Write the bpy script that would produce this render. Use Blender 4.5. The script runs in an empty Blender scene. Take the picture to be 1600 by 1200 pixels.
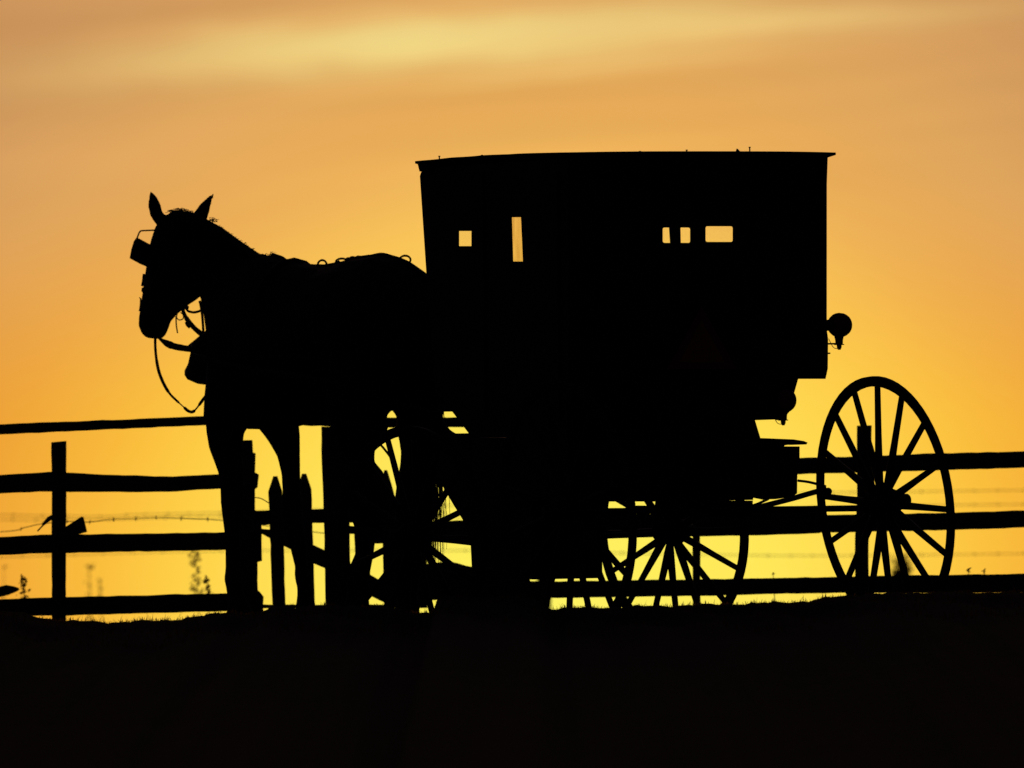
import bpy, bmesh, math, random
from mathutils import Vector, Matrix
from mathutils.geometry import tessellate_polygon
random.seed(7)
sc = bpy.context.scene
COL = sc.collection
PI = math.pi
rad = math.radians

# ------------------------------------------------------------------ camera
D = 70.0            # metres from the camera to the rear axle of the buggy
F = 24360.0         # focal length in photograph pixels
PITCH = 0.02315
CAM = Vector((0, -D, -0.5))
cd = bpy.data.cameras.new('camera'); cam = bpy.data.objects.new('camera', cd); COL.objects.link(cam)
cam.location = CAM; cam.rotation_euler = (PI/2 + PITCH, 0, 0)
cd.sensor_width = 36; cd.lens = F/1600*36; cd.clip_start = 1; cd.clip_end = 20000
cd.dof.use_dof = True; cd.dof.focus_distance = D + 0.6; cd.dof.aperture_fstop = 5.6
sc.camera = cam
sc.view_settings.view_transform = 'Standard'; sc.view_settings.look = 'None'
sc.view_settings.exposure = 0; sc.view_settings.gamma = 1; sc.view_settings.use_curve_mapping = False
sc.render.film_transparent = False

# ------------------------------------------------------------------ sky (world)
def lin(c):
    return tuple((x/255/12.92 if x/255 <= 0.04045 else ((x/255+0.055)/1.055)**2.4) for x in c)
w = bpy.data.worlds.new('World'); sc.world = w; w.use_nodes = True
nt = w.node_tree; nt.nodes.clear()
def N(t, **k):
    n = nt.nodes.new(t)
    for a, b in k.items(): setattr(n, a, b)
    return n
def M(op, a, b=None, c=None):
    n = N('ShaderNodeMath', operation=op)
    for i, v in enumerate((a, b, c)):
        if v is None: continue
        if isinstance(v, (int, float)): n.inputs[i].default_value = v
        else: nt.links.new(v, n.inputs[i])
    return n.outputs[0]
def MIX(f, a, b):
    n = N('ShaderNodeMix', data_type='RGBA')
    for s, v in ((n.inputs[0], f), (n.inputs[6], a), (n.inputs[7], b)):
        if isinstance(v, (int, float)): s.default_value = v
        elif isinstance(v, tuple): s.default_value = v + (1,)
        else: nt.links.new(v, s)
    return n.outputs[2]
def NOISE(x, y, z, scale=1.0, detail=4, rough=0.5):
    c = N('ShaderNodeCombineXYZ')
    for i, v in enumerate((x, y, z)):
        if isinstance(v, (int, float)): c.inputs[i].default_value = v
        else: nt.links.new(v, c.inputs[i])
    n = N('ShaderNodeTexNoise'); n.inputs['Scale'].default_value = scale
    n.inputs['Detail'].default_value = detail; n.inputs['Roughness'].default_value = rough
    nt.links.new(c.outputs[0], n.inputs['Vector'])
    return n.outputs['Fac']
def RAMP(f, stops):
    n = N('ShaderNodeValToRGB'); r = n.color_ramp
    while len(r.elements) > 1: r.elements.remove(r.elements[-1])
    r.elements[0].position = stops[0][0]; r.elements[0].color = lin(stops[0][1]) + (1,)
    for p, c in stops[1:]:
        e = r.elements.new(p); e.color = lin(c) + (1,)
    nt.links.new(f, n.inputs[0]); return n.outputs[0]
tc = N('ShaderNodeTexCoord'); sep = N('ShaderNodeSeparateXYZ'); nt.links.new(tc.outputs['Generated'], sep.inputs[0])
az = M('ARCTAN2', sep.outputs[0], sep.outputs[1])
el = M('ARCSINE', sep.outputs[2])
u = M('MULTIPLY', az, F)                     # angular units: 1/F rad, 0 = straight ahead
h = M('MULTIPLY', el, F)                     # height above the true horizon
du = M('DIVIDE', M('SUBTRACT', u, 60), 900)
dh = M('DIVIDE', M('SUBTRACT', h, 214), 800)
r = M('SQRT', M('ADD', M('MULTIPLY', du, du), M('MULTIPLY', dh, dh)))
wob = NOISE(M('DIVIDE', u, 900), M('DIVIDE', h, 300), 3.1, 1.0, 3)
r = M('ADD', r, M('MULTIPLY', M('SUBTRACT', wob, 0.5), 0.07))
r = M('MAXIMUM', r, 0)
t = M('DIVIDE', r, M('ADD', r, 1))
def T(x): return x/(x+1)
far = [(T(4), (150, 100, 66)), (T(9), (82, 60, 56)), (T(18), (29, 26, 34)), (T(32), (13, 13, 21)), (T(60), (7, 8, 14))]
low = RAMP(t, [(0, (255, 243, 100)), (T(.2), (255, 237, 92)), (T(.4), (255, 230, 88)), (T(.55), (255, 217, 79)), (T(.68), (254, 204, 69)),
               (T(.8), (250, 188, 60)), (T(1.0), (240, 165, 54)), (T(1.4), (220, 140, 52))] + far)
high = RAMP(t, [(0, (255, 240, 104)), (T(.4), (254, 220, 98)), (T(.6), (253, 208, 94)), (T(.75), (249, 196, 92)),
                (T(.9), (237, 177, 90)), (T(1.0), (232, 171, 89)), (T(1.15), (224, 166, 94)), (T(1.4), (208, 152, 93))] + far)
mr = N('ShaderNodeMapRange'); mr.interpolation_type = 'SMOOTHSTEP'
nt.links.new(h, mr.inputs[0]); mr.inputs[1].default_value = 450; mr.inputs[2].default_value = 900
sky = MIX(mr.outputs[0], low, high)
# cirrus: one bright streak plus faint wisps
band = M('SUBTRACT', h, M('ADD', M('MULTIPLY', u, 0.080), 1110))
wn = NOISE(M('DIVIDE', u, 420), M('DIVIDE', band, 60), 0.4, 1.0, 5, 0.62)
wn2 = NOISE(M('DIVIDE', u, 130), M('DIVIDE', band, 22), 4.2, 1.0, 5, 0.6)
bw = M('ADD', M('ADD', band, M('MULTIPLY', M('SUBTRACT', wn, 0.5), 62)), M('MULTIPLY', M('SUBTRACT', wn2, 0.5), 44))
g = M('EXPONENT', M('MULTIPLY', M('POWER', M('ABSOLUTE', M('DIVIDE', bw, 42)), 2.2), -1))
ue = M('DIVIDE', M('ADD', u, 130), 430)
env = M('EXPONENT', M('MULTIPLY', M('MULTIPLY', ue, ue), -1))
sky = MIX(M('MULTIPLY', M('MULTIPLY', g, env), 0.95), sky, lin((246, 221, 137)))
b2 = M('ADD', M('SUBTRACT', h, M('ADD', M('MULTIPLY', u, 0.052), 1112)), M('MULTIPLY', M('SUBTRACT', wn, 0.5), 40))
g2 = M('EXPONENT', M('MULTIPLY', M('POWER', M('ABSOLUTE', M('DIVIDE', b2, 17)), 2.0), -1))
u2 = M('DIVIDE', M('SUBTRACT', u, 330), 380)
sky = MIX(M('MULTIPLY', M('MULTIPLY', g2, M('EXPONENT', M('MULTIPLY', M('MULTIPLY', u2, u2), -1))), 0.75), sky, lin((242, 205, 126)))
b3 = M('ADD', M('SUBTRACT', h, M('ADD', M('MULTIPLY', u, 0.11), 1042)), M('MULTIPLY', M('SUBTRACT', wn2, 0.5), 26))
g3 = M('EXPONENT', M('MULTIPLY', M('POWER', M('ABSOLUTE', M('DIVIDE', b3, 11)), 2.0), -1))
u3 = M('DIVIDE', M('SUBTRACT', u, 130), 260)
sky = MIX(M('MULTIPLY', M('MULTIPLY', g3, M('EXPONENT', M('MULTIPLY', M('MULTIPLY', u3, u3), -1))), 0.55), sky, lin((240, 200, 120)))
wis = NOISE(M('DIVIDE', M('SUBTRACT', u, M('MULTIPLY', h, 2.0)), 900), M('DIVIDE', band, 55), 7.7, 1.0, 5, 0.5)
wm = N('ShaderNodeMapRange'); nt.links.new(wis, wm.inputs[0])
wm.inputs[1].default_value = 0.42; wm.inputs[2].default_value = 0.68; wm.inputs[3].default_value = 0.955; wm.inputs[4].default_value = 1.06
hm = N('ShaderNodeMapRange'); hm.interpolation_type = 'SMOOTHSTEP'; nt.links.new(h, hm.inputs[0])
hm.inputs[1].default_value = 780; hm.inputs[2].default_value = 1010
wfac = M('ADD', 1, M('MULTIPLY', M('SUBTRACT', wm.outputs[0], 1), hm.outputs[0]))
fn = NOISE(M('DIVIDE', M('SUBTRACT', u, M('MULTIPLY', h, 1.2)), 230), M('DIVIDE', band, 15), 2.9, 1.0, 4, 0.6)
wfac = M('ADD', wfac, M('MULTIPLY', M('MULTIPLY', M('SUBTRACT', fn, 0.5), 0.09), hm.outputs[0]))
vm = N('ShaderNodeVectorMath', operation='SCALE'); nt.links.new(sky, vm.inputs[0]); nt.links.new(wfac, vm.inputs['Scale'])
bg = N('ShaderNodeBackground'); bg.inputs['Strength'].default_value = 1.0
nt.links.new(vm.outputs[0], bg.inputs['Color'])
wo = N('ShaderNodeOutputWorld'); nt.links.new(bg.outputs[0], wo.inputs['Surface'])

# ------------------------------------------------------------------ sun: at the horizon behind the buggy
sd = bpy.data.lights.new('sun', 'SUN'); so = bpy.data.objects.new('sun', sd); COL.objects.link(so)
sd.energy = 0.4; sd.angle = rad(0.5); sd.color = (1.0, 0.55, 0.2)
so.rotation_euler = Vector((0.002, 1, 0.010)).to_track_quat('Z', 'Y').to_euler()

# ------------------------------------------------------------------ materials
MATS = {}
def mat(name, col, rough=0.8, var=0.3, scale=8, stretch=(1, 1, 1), bump=0.0, metal=0.0, spec=0.3):
    m = bpy.data.materials.new(name); m.use_nodes = True; n = m.node_tree; b = n.nodes['Principled BSDF']
    b.inputs['Roughness'].default_value = rough; b.inputs['Metallic'].default_value = metal
    b.inputs['Specular IOR Level'].default_value = spec
    tcn = n.nodes.new('ShaderNodeTexCoord'); mp = n.nodes.new('ShaderNodeMapping'); mp.inputs['Scale'].default_value = stretch
    no = n.nodes.new('ShaderNodeTexNoise'); no.inputs['Scale'].default_value = scale; no.inputs['Detail'].default_value = 6
    rp = n.nodes.new('ShaderNodeValToRGB')
    rp.color_ramp.elements[0].position = .3; rp.color_ramp.elements[1].position = .7
    rp.color_ramp.elements[0].color = tuple(c*(1-var) for c in col) + (1,)
    rp.color_ramp.elements[1].color = tuple(c*(1+var) for c in col) + (1,)
    n.links.new(tcn.outputs['Object'], mp.inputs[0]); n.links.new(mp.outputs[0], no.inputs['Vector'])
    n.links.new(no.outputs['Fac'], rp.inputs[0]); n.links.new(rp.outputs[0], b.inputs['Base Color'])
    if bump:
        bp = n.nodes.new('ShaderNodeBump'); bp.inputs['Strength'].default_value = bump; bp.inputs['Distance'].default_value = 0.01
        n.links.new(no.outputs['Fac'], bp.inputs['Height']); n.links.new(bp.outputs[0], b.inputs['Normal'])
    MATS[name] = m; return m
mat('black_paint', (.018, .018, .02), .45, .2, 3, bump=.05)
mat('roof_canvas', (.02, .02, .021), .9, .25, 30, bump=.2)
mat('spoke_paint', (.03, .028, .025), .5, .3, 20)
mat('iron', (.06, .06, .06), .5, .3, 20, metal=.8)
mat('chrome', (.35, .35, .35), .3, .1, 20, metal=1)
mat('amber_lens', (.5, .12, .01), .3, .1, 20)
mat('red_lens', (.4, .02, .01), .3, .1, 20)
mat('reflector_orange', (.85, .16, .02), .5, .05, 20)
mat('reflector_red', (.5, .01, .01), .4, .05, 20)
mat('weathered_wood', (.12, .10, .08), .9, .35, 6, (1, 8, 8), .6)
mat('shaft_wood', (.06, .035, .02), .5, .3, 10, (1, 6, 6), .2)
mat('horse_coat', (.05, .028, .016), .65, .3, 6, bump=.1)
mat('horse_hair', (.012, .01, .008), .7, .3, 40)
mat('leather', (.02, .015, .012), .5, .3, 30, bump=.2)
mat('soil', (.035, .03, .022), 1, .35, 1.5, bump=.6)
mat('grass', (.06, .065, .025), .8, .4, 3)
mat('weed', (.05, .055, .02), .8, .4, 9)
mat('canvas_bag', (.05, .05, .045), .9, .3, 9)
for nm_ in ('grass', 'weed'):
    n_t = MATS[nm_].node_tree; o_t = n_t.nodes['Material Output']; p_t = n_t.nodes['Principled BSDF']
    tl = n_t.nodes.new('ShaderNodeBsdfTranslucent'); tl.inputs['Color'].default_value = (.30, .16, .03, 1)
    mx_t = n_t.nodes.new('ShaderNodeMixShader'); mx_t.inputs[0].default_value = .5
    n_t.links.new(p_t.outputs[0], mx_t.inputs[1]); n_t.links.new(tl.outputs[0], mx_t.inputs[2]); n_t.links.new(mx_t.outputs[0], o_t.inputs['Surface'])
def glass(name, c0, c1, streak):
    m = bpy.data.materials.new(name); m.use_nodes = True; n = m.node_tree; n.nodes.clear()
    o = n.nodes.new('ShaderNodeOutputMaterial'); tr = n.nodes.new('ShaderNodeBsdfTransparent')
    gl = n.nodes.new('ShaderNodeBsdfGlossy'); gl.inputs['Roughness'].default_value = .05
    mx = n.nodes.new('ShaderNodeMixShader'); mx.inputs[0].default_value = .008
    tcn = n.nodes.new('ShaderNodeTexCoord'); mp = n.nodes.new('ShaderNodeMapping'); mp.inputs['Scale'].default_value = streak
    no = n.nodes.new('ShaderNodeTexNoise'); no.inputs['Scale'].default_value = 6; no.inputs['Detail'].default_value = 5
    rp = n.nodes.new('ShaderNodeValToRGB'); rp.color_ramp.elements[0].position = .35; rp.color_ramp.elements[1].position = .65
    rp.color_ramp.elements[0].color = c0 + (1,); rp.color_ramp.elements[1].color = c1 + (1,)
    n.links.new(tcn.outputs['Object'], mp.inputs[0]); n.links.new(mp.outputs[0], no.inputs['Vector'])
    n.links.new(no.outputs['Fac'], rp.inputs[0]); n.links.new(rp.outputs[0], tr.inputs['Color'])
    n.links.new(tr.outputs[0], mx.inputs[1]); n.links.new(gl.outputs[0], mx.inputs[2]); n.links.new(mx.outputs[0], o.inputs['Surface'])
    MATS[name] = m
glass('clear_pane', (.985, .985, .98), (1, 1, 1), (1, 1, 1))
glass('dusty_pane', (.84, .76, .68), (.98, .93, .88), (9, 9, 1.2))

# ------------------------------------------------------------------ helpers
FW = Vector((0, math.cos(PITCH), math.sin(PITCH))); UP = Vector((0, -math.sin(PITCH), math.cos(PITCH)))
def ray(px, py): return Vector((1, 0, 0))*((px-800)/F) + UP*((600-py)/F) + FW
def W(px, py, y):
    """point of the place that stands at depth y"""
    d = ray(px, py); return CAM + d*((y + D)/d.y)
class MB:
    def __init__(s): s.v = []; s.f = []
    def add(s, vs, fs):
        o = len(s.v); s.v += [Vector(v) for v in vs]; s.f += [tuple(i+o for i in f) for f in fs]
    def box(s, c, sx, sy, sz, mtx=None):
        c = Vector(c); vs = [Vector((x*sx/2, y*sy/2, z*sz/2)) for x in (-1, 1) for y in (-1, 1) for z in (-1, 1)]
        if mtx: vs = [mtx @ v for v in vs]
        s.add([c+v for v in vs], [(0, 1, 3, 2), (4, 6, 7, 5), (0, 4, 5, 1), (2, 3, 7, 6), (0, 2, 6, 4), (1, 5, 7, 3)])
    def rings(s, rings, cap=True, closed=False):
        n = len(rings[0]); vs = [p for r_ in rings for p in r_]; fs = []
        k = len(rings)
        for i in range(k if closed else k-1):
            a = i*n; b = ((i+1) % k)*n
            for j in range(n): fs.append((a+j, a+(j+1) % n, b+(j+1) % n, b+j))
        if cap and not closed:
            fs.append(tuple(range(n))[::-1]); fs.append(tuple((k-1)*n+j for j in range(n)))
        s.add(vs, fs)
    def tube(s, pts, r_, n=8, flat=1.0):
        pts = [Vector(p) for p in pts]; rs = r_ if isinstance(r_, (list, tuple)) else [r_]*len(pts)
        rg = []; ref = None
        for i, p in enumerate(pts):
            d = (pts[min(i+1, len(pts)-1)] - pts[max(i-1, 0)]).normalized()
            if ref is None: ref = Vector((0, 1, 0)) if abs(d.y) < .8 else Vector((1, 0, 0))
            a = (ref - d*ref.dot(d)).normalized(); b = d.cross(a); ref = a
            rg.append([p + a*(math.cos(2*PI*j/n)*rs[i]*flat) + b*(math.sin(2*PI*j/n)*rs[i]) for j in range(n)])
        s.rings(rg)
    def sphere(s, c, r_, nu=16, nv=10, sc_=(1, 1, 1)):
        c = Vector(c); rg = []
        for i in range(nv+1):
            a = PI*(i+.02)/(nv+.04); rg.append([c + Vector((math.sin(a)*math.cos(2*PI*j/nu)*sc_[0], math.sin(a)*math.sin(2*PI*j/nu)*sc_[1], math.cos(a)*sc_[2]))*r_ for j in range(nu)])
        s.rings(rg)
    def panel(s, loops, to3, tv):
        """flat panel with holes: loops of 2D points, to3 maps them to 3D, tv is the thickness vector"""
        tv = Vector(tv); l3 = [[Vector((a, b, 0)) for a, b in lp] for lp in loops]
        tri = tessellate_polygon(l3); flat = [p for lp in loops for p in lp]; n = len(flat)
        A = [Vector(to3(*p)) for p in flat]; B = [a+tv for a in A]
        fs = [tuple(t_) for t_ in tri] + [tuple(i+n for i in t_[::-1]) for t_ in tri]
        o = 0
        for lp in loops:
            k = len(lp)
            for i in range(k): fs.append((o+i, o+(i+1) % k, n+o+(i+1) % k, n+o+i))
            o += k
        s.add(A+B, fs)
    def slab(s, poly, y, th):
        """board or post standing at depth y, with thickness th away from the camera"""
        q = []
        for (a, b_), (c, d) in zip(poly, poly[1:]+poly[:1]):
            L = math.hypot(c-a, d-b_); k = max(1, int(L/14)); nx_, ny_ = (b_-d)/max(L, 1e-6), (c-a)/max(L, 1e-6)
            for i in range(k):
                j = random.gauss(0, .28) if i else 0
                q.append((a+(c-a)*i/k+nx_*j, b_+(d-b_)*i/k+ny_*j))
        s.panel([q], lambda a, b: W(a, b, y), (0, th, 0))
    def mesh(s, name, m, smooth=False, off=None):
        me = bpy.data.meshes.new(name)
        vs = [v-off for v in s.v] if off is not None else s.v
        me.from_pydata([tuple(v) for v in vs], [], s.f); me.update()
        bm = bmesh.new(); bm.from_mesh(me); bmesh.ops.recalc_face_normals(bm, faces=bm.faces); bm.to_mesh(me); bm.free()
        if m: me.materials.append(MATS[m])
        if smooth: me.polygons.foreach_set('use_smooth', [True]*len(me.polygons))
        return me
    def build(s, name, m, parent=None, smooth=False, off=None):
        return link(name, s.mesh(name, m, smooth, off), parent)
def link(name, me, parent=None):
    o = bpy.data.objects.new(name, me); COL.objects.link(o)
    if parent: o.parent = parent
    return o
def tag(o, label, cat, group=None):
    o['label'] = label; o['category'] = cat
    if group: o['group'] = group
    return o
def empty(name, mtx, label, cat, group=None):
    o = bpy.data.objects.new(name, None); COL.objects.link(o); o.matrix_world = mtx; o.empty_display_size = .2
    return tag(o, label, cat, group)
def interp(x, pts):
    if x <= pts[0][0]: return pts[0][1]
    for (a, b), (c, d) in zip(pts, pts[1:]):
        if x <= c:
            k = (x-a)/(c-a); return b+(d-b)*k
    return pts[-1][1]
def smooth_path(pts, n=6):
    pts = [Vector(p) for p in pts]; out = []
    for i in range(len(pts)-1):
        p0 = pts[max(i-1, 0)]; p1 = pts[i]; p2 = pts[i+1]; p3 = pts[min(i+2, len(pts)-1)]
        for k in range(n):
            t_ = k/n; out.append(.5*((2*p1) + (p2-p0)*t_ + (2*p0-5*p1+4*p2-p3)*t_**2 + (-p0+3*p1-3*p2+p3)*t_**3))
    out.append(pts[-1]); return out

# ------------------------------------------------------------------ ground
CREST = [(-400, 956), (0, 955), (30, 957), (60, 964), (100, 970), (180, 972), (260, 969), (320, 962), (360, 955), (396, 960), (412, 958), (422, 948), (560, 946),
         (600, 948), (645, 956), (676, 957), (684, 933), (832, 933), (858, 951), (1050, 946), (1200, 942), (1260, 939), (1300, 933), (1350, 928), (1450, 925), (1600, 925), (2000, 926)]
def crest_z(x):
    px = 800 + x*F/(D-1.6)
    return W(px, interp(px, CREST), -1.6).z + .0035*math.sin(23*x+1) + .0028*math.sin(61*x) + .002*math.sin(137*x+2)
def ground_z(x, y):
    cz = crest_z(x)
    n = .012*math.sin(x*7.3+y*3.1) + .008*math.sin(x*17+1.3*y)
    if y < -1.6:
        d = -1.6-y; return cz - .03*d - .010*min(d*d, 4)*.5 + n*min(d, 1)
    if y < -.6:
        k = (y+1.6); k = k*k*(3-2*k); return cz*(1-k) + (-.02)*k
    if y < 7: return -.02
    return -.02 - .012*(y-7)
g_ = MB()
xs = [-3000, -800, -250, -80, -30, -12, -6] + [-4 + .025*i for i in range(321)] + [6, 12, 30, 80, 250, 800, 3000]
ys = [-300, -120, -74, -60, -45, -32, -22, -15, -10, -7, -5, -4] + [-3.4+.2*i for i in range(9)] + [-1.6+.1*i for i in range(11)] + [0, .5, 1, 2, 3, 4, 5, 6, 7, 9, 12, 16, 22, 30, 45, 70, 120, 250, 600, 1500, 4000]
vs = [(x, y, ground_z(x, y)) for y in ys for x in xs]; nx = len(xs)
g_.add(vs, [(j*nx+i, j*nx+i+1, (j+1)*nx+i+1, (j+1)*nx+i) for j in range(len(ys)-1) for i in range(nx-1)])
go = g_.build('ground', 'soil', smooth=True); go['kind'] = 'structure'

def blades(name, zones, m):
    b = MB()
    for (n, x0, x1, y0, y1, h0, h1, wd) in zones:
        for _ in range(n):
            x = random.uniform(x0, x1); y = random.uniform(y0, y1); z = ground_z(x, y) - .01
            hh = random.uniform(h0, h1)*random.uniform(.5, 1); a = random.uniform(0, PI)
            lx = random.gauss(0, .28)*hh; ly = random.gauss(0, .28)*hh
            dx, dy = math.cos(a)*wd/2, math.sin(a)*wd/2
            mx_, my_ = x+lx*.35, y+ly*.35
            b.add([(x-dx, y-dy, z), (x+dx, y+dy, z), (mx_+dx*.7, my_+dy*.7, z+hh*.6), (mx_-dx*.7, my_-dy*.7, z+hh*.6), (x+lx, y+ly, z+hh)],
                  [(0, 1, 2, 3), (3, 2, 4)])
    o = b.build(name, m); o['kind'] = 'stuff'; return o
o = blades('grass', [(9000, -3.2, 3.2, -2.6, -1.3, .012, .034, .004), (160, -2.6, 2.6, -1.9, -1.4, .03, .055, .003),
                     (3500, -3.2, 3.2, -6, -2.4, .02, .05, .006)], 'grass')
tag(o, 'short dark grass along the crest of the verge under the buggy', 'grass')
o = blades('tall_grass', [(520, -2.5, -1.42, 7, 11, .10, .245, .006), (150, -2.5, -1.42, 6.0, 8, .10, .20, .004), (160, -.6, -.2, 7, 11, .14, .27, .006), (500, .1, 1.6, 7, 11, .10, .235, .006)], 'grass')
tag(o, 'out of focus taller grass in the field behind the fence', 'grass')

# ------------------------------------------------------------------ fences
FY = 5.4
def fence(name, label, cat, group, base_px, parts):
    base = W(base_px, 990, FY); base.z = 0
    root = empty(name, Matrix.Translation(base), label, cat, group)
    for nm, poly, y, th in parts:
        b = MB(); b.slab(poly, y, th); b.build(nm, 'weathered_wood', root, off=base)
    return root, base
PT = .06
left_parts = [
 ('post', [(80, 691), (103, 689), (103, 760), (102.5, 870), (102, 1000), (81, 1000), (80.5, 870), (81, 760)], FY, .09),
 ('post', [(-165, 700), (-142, 699), (-143, 1000), (-166, 1000)], FY, .09),
 ('rail', [(-160, 744), (0, 742), (60, 738.5), (78, 737), (92, 737), (92, 768), (60, 768), (0, 771), (-160, 774)], FY-.04, .035),
 ('rail', [(93, 738), (130, 739.5), (180, 742), (270, 744.5), (310, 742.5), (392, 738), (392, 760), (345, 763.5), (310, 765), (275, 768), (200, 769), (93, 768)], FY-.042, .035),
 ('rail', [(-160, 843), (0, 839), (80, 835), (91, 835), (91, 863), (80, 864), (0, 867), (-160, 872)], FY-.04, .035),
 ('rail', [(92, 835), (200, 834), (350, 831.5), (392, 830), (392, 858), (350, 859), (200, 862), (92, 864)], FY-.042, .035),
 ('rail', [(-160, 942), (12, 936), (80, 933.5), (91, 933), (91, 962), (60, 962), (-160, 968)], FY-.04, .035),
 ('rail', [(92, 933), (200, 930.5), (350, 927), (392, 926), (392, 953), (350, 955), (200, 959), (92, 962)], FY-.042, .035),
 ('board_stub', [(101, 824), (127, 807), (130.5, 808), (136, 831), (118, 836), (101, 837)], FY-.075, .03),
]
root_l, base_l = fence('board_fence', 'weathered three rail board fence left of the horse with a square post', 'fence', 'board fences along the field', 91, left_parts)
# right fence
right_parts = [
 ('post', [(1339.5, 665), (1362, 664.5), (1361.5, 690), (1364, 705), (1367, 722), (1366, 790), (1357.5, 840), (1357.5, 1000), (1336, 1000), (1336.5, 840), (1339, 790), (1339.5, 715)], FY, .09),
 ('post', [(1082, 700), (1094, 700), (1094.5, 990), (1082.5, 990)], FY, .06),
 ('post', [(806, 690), (828, 690), (828, 1000), (806, 1000)], FY, .09),
 ('post', [(1640, 660), (1662, 660), (1662, 1000), (1640, 1000)], FY, .09),
 ('rail', [(816, 724), (1250, 715.5), (1350, 713), (1350, 738), (1250, 741), (816, 751)], FY-.04, .035),
 ('rail', [(1351, 713), (1430, 709.5), (1600, 705), (1660, 703.5), (1660, 729), (1600, 730.5), (1430, 736), (1351, 738)], FY-.042, .035),
 ('rail', [(816, 808), (950, 804), (1200, 797.5), (1277, 790), (1280, 790), (1281, 833), (1200, 836), (950, 840.5), (816, 844)], FY-.085, .035),
 ('rail', [(1268, 805), (1350, 803.5), (1490, 801), (1600, 797.5), (1660, 796), (1660, 822), (1600, 824), (1490, 828), (1350, 831), (1268, 833)], FY-.042, .035),
 ('rail', [(816, 909), (1160, 904), (1300, 901.5), (1350, 900), (1350, 926), (1200, 928), (1100, 931), (816, 935)], FY-.04, .035),
 ('rail', [(1351, 900), (1500, 898), (1600, 896), (1660, 895), (1660, 925), (1500, 927), (1351, 926)], FY-.042, .035),
 ('rail', [(560, 818), (700, 814), (815, 809), (815, 843), (700, 846), (560, 850)], FY-.042, .035),
 ('rail', [(640, 884), (700, 877), (815, 903), (815, 936), (640, 938)], FY-.042, .035),
]
root_r, base_r = fence('board_fence', 'weathered three rail board fence seen through the spokes of the right wheels', 'fence', 'board fences along the field', 1351, right_parts)
# gate
def picket(cx, ty, by, hw=11, lean=5):
    return [(cx-3, ty), (cx+3.5, ty), (cx+hw, ty+24), (cx+hw+lean*.5, (ty+by)/2), (cx+hw+lean, by), (cx-hw+lean+2, by), (cx-hw, ty+24)]
gate_parts = [
 ('gate_post', [(374, 688), (394, 687.5), (395, 707), (399, 708), (398, 738), (404, 741), (402, 761), (398, 764), (398, 797), (408, 800), (409, 876), (402, 878), (402.5, 922), (406, 925), (411.5, 932), (411, 960), (411, 1000), (374, 1000)], FY, .1),
 ('picket', picket(430, 744, 950), FY-.03, .022),
 ('picket', picket(475, 740, 950, 11.5, 5.5), FY-.03, .022),
 ('picket', picket(522, 742, 950), FY-.03, .022),
 ('picket', picket(563, 741, 950, 10, 1), FY-.03, .022),
 ('picket', [(600.5, 734.5), (605, 734.5), (612, 757), (618, 780), (619, 950), (600, 950), (598, 860), (597.5, 745)], FY-.03, .022),
 ('picket', picket(652, 742, 950), FY-.03, .022),
 ('gate_rail', [(398, 798), (470, 795.5), (660, 795), (660, 817), (470, 817), (398, 821)], FY, .03),
 ('gate_rail', [(398, 945), (660, 944.5), (660, 950), (398, 951)], FY, .03),
 ('brace', [(406, 826), (440, 829), (489, 851), (508, 860), (577, 897), (640, 935), (640, 962), (577, 930), (508, 888), (489, 880), (459, 860.5), (444, 853.5), (409, 834)], FY-.055, .022),
 ('latch_bar', [(540, 826), (602, 825.5), (602, 834), (540, 834)], FY-.058, .02),
]
root_g, base_g = fence('picket_gate', 'old picket gate with pointed boards and a diagonal brace behind the horse legs', 'gate', None, 520, gate_parts)
b = MB(); b.tube(smooth_path([W(396, 777, FY), W(408, 779, FY), W(420, 786, FY)]), .0025, 5); b.build('wire', 'iron', root_g, off=base_g)
# hitching rail
HY = 4.9
hb = W(525, 990, HY); hb.z = 0
hr = empty('hitching_rail', Matrix.Translation(hb), 'slim horizontal hitching rail on a thick square post behind the horse', 'hitching rail')
b = MB(); b.slab([(-190, 670), (0, 663), (60, 660), (130, 658), (322, 650), (470, 650.5), (560, 652), (770, 652), (770, 667), (560, 668), (470, 664), (322, 664), (120, 673), (0, 678.5), (-190, 686)], HY, .05); b.build('rail', 'weathered_wood', hr, off=hb)
b = MB(); b.slab([(502, 666.5), (545, 668.5), (546, 820), (547.5, 1000), (509, 1000), (507, 850), (505, 780), (502.5, 720)], HY, .12); b.build('post', 'weathered_wood', hr, off=hb)
b = MB(); b.slab([(-150, 668), (-120, 667), (-120, 1000), (-150, 1000)], HY+.052, .1); b.build('post', 'weathered_wood', hr, off=hb)
b = MB(); b.slab([(745, 668), (775, 668), (775, 1000), (745, 1000)], HY+.052, .1); b.build('post', 'weathered_wood', hr, off=hb)

# barbed wire behind
def wire_thing(name, label, lines, posts, y):
    base = W(posts[0], 990, y); base.z = ground_z(base.x, y)
    root = empty(name, Matrix.Translation(base), label, 'wire fence')
    bb = MB()
    for ln in lines:
        p3 = smooth_path([W(a, c, y) for a, c in ln], 8)
        b = MB(); b.tube(p3, .0022, 5); b.build('wire', 'iron', root, off=base)
        acc = 0
        for p, q in zip(p3, p3[1:]):
            acc += (q-p).length
            if acc > .11:
                acc = 0
                for s_ in (-1, 1):
                    d = Vector((random.uniform(-.3, .3), random.uniform(-.5, .5), 1)).normalized()*.011
                    bb.tube([p-d, p+d], .0016, 4)
                bb.sphere(p, .0045, 6, 4)
    ob = bb.build('barb', 'iron', root, off=base); ob['kind'] = 'stuff'
    for px in posts:
        top = W(px, lines[0][0][1]-30, y)
        b = MB(); gz = ground_z(top.x, y)-.1; b.tube([(top.x, y, gz), (top.x, y, top.z)], .045, 8); b.build('post', 'weathered_wood', root, off=base)
    return root
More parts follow.
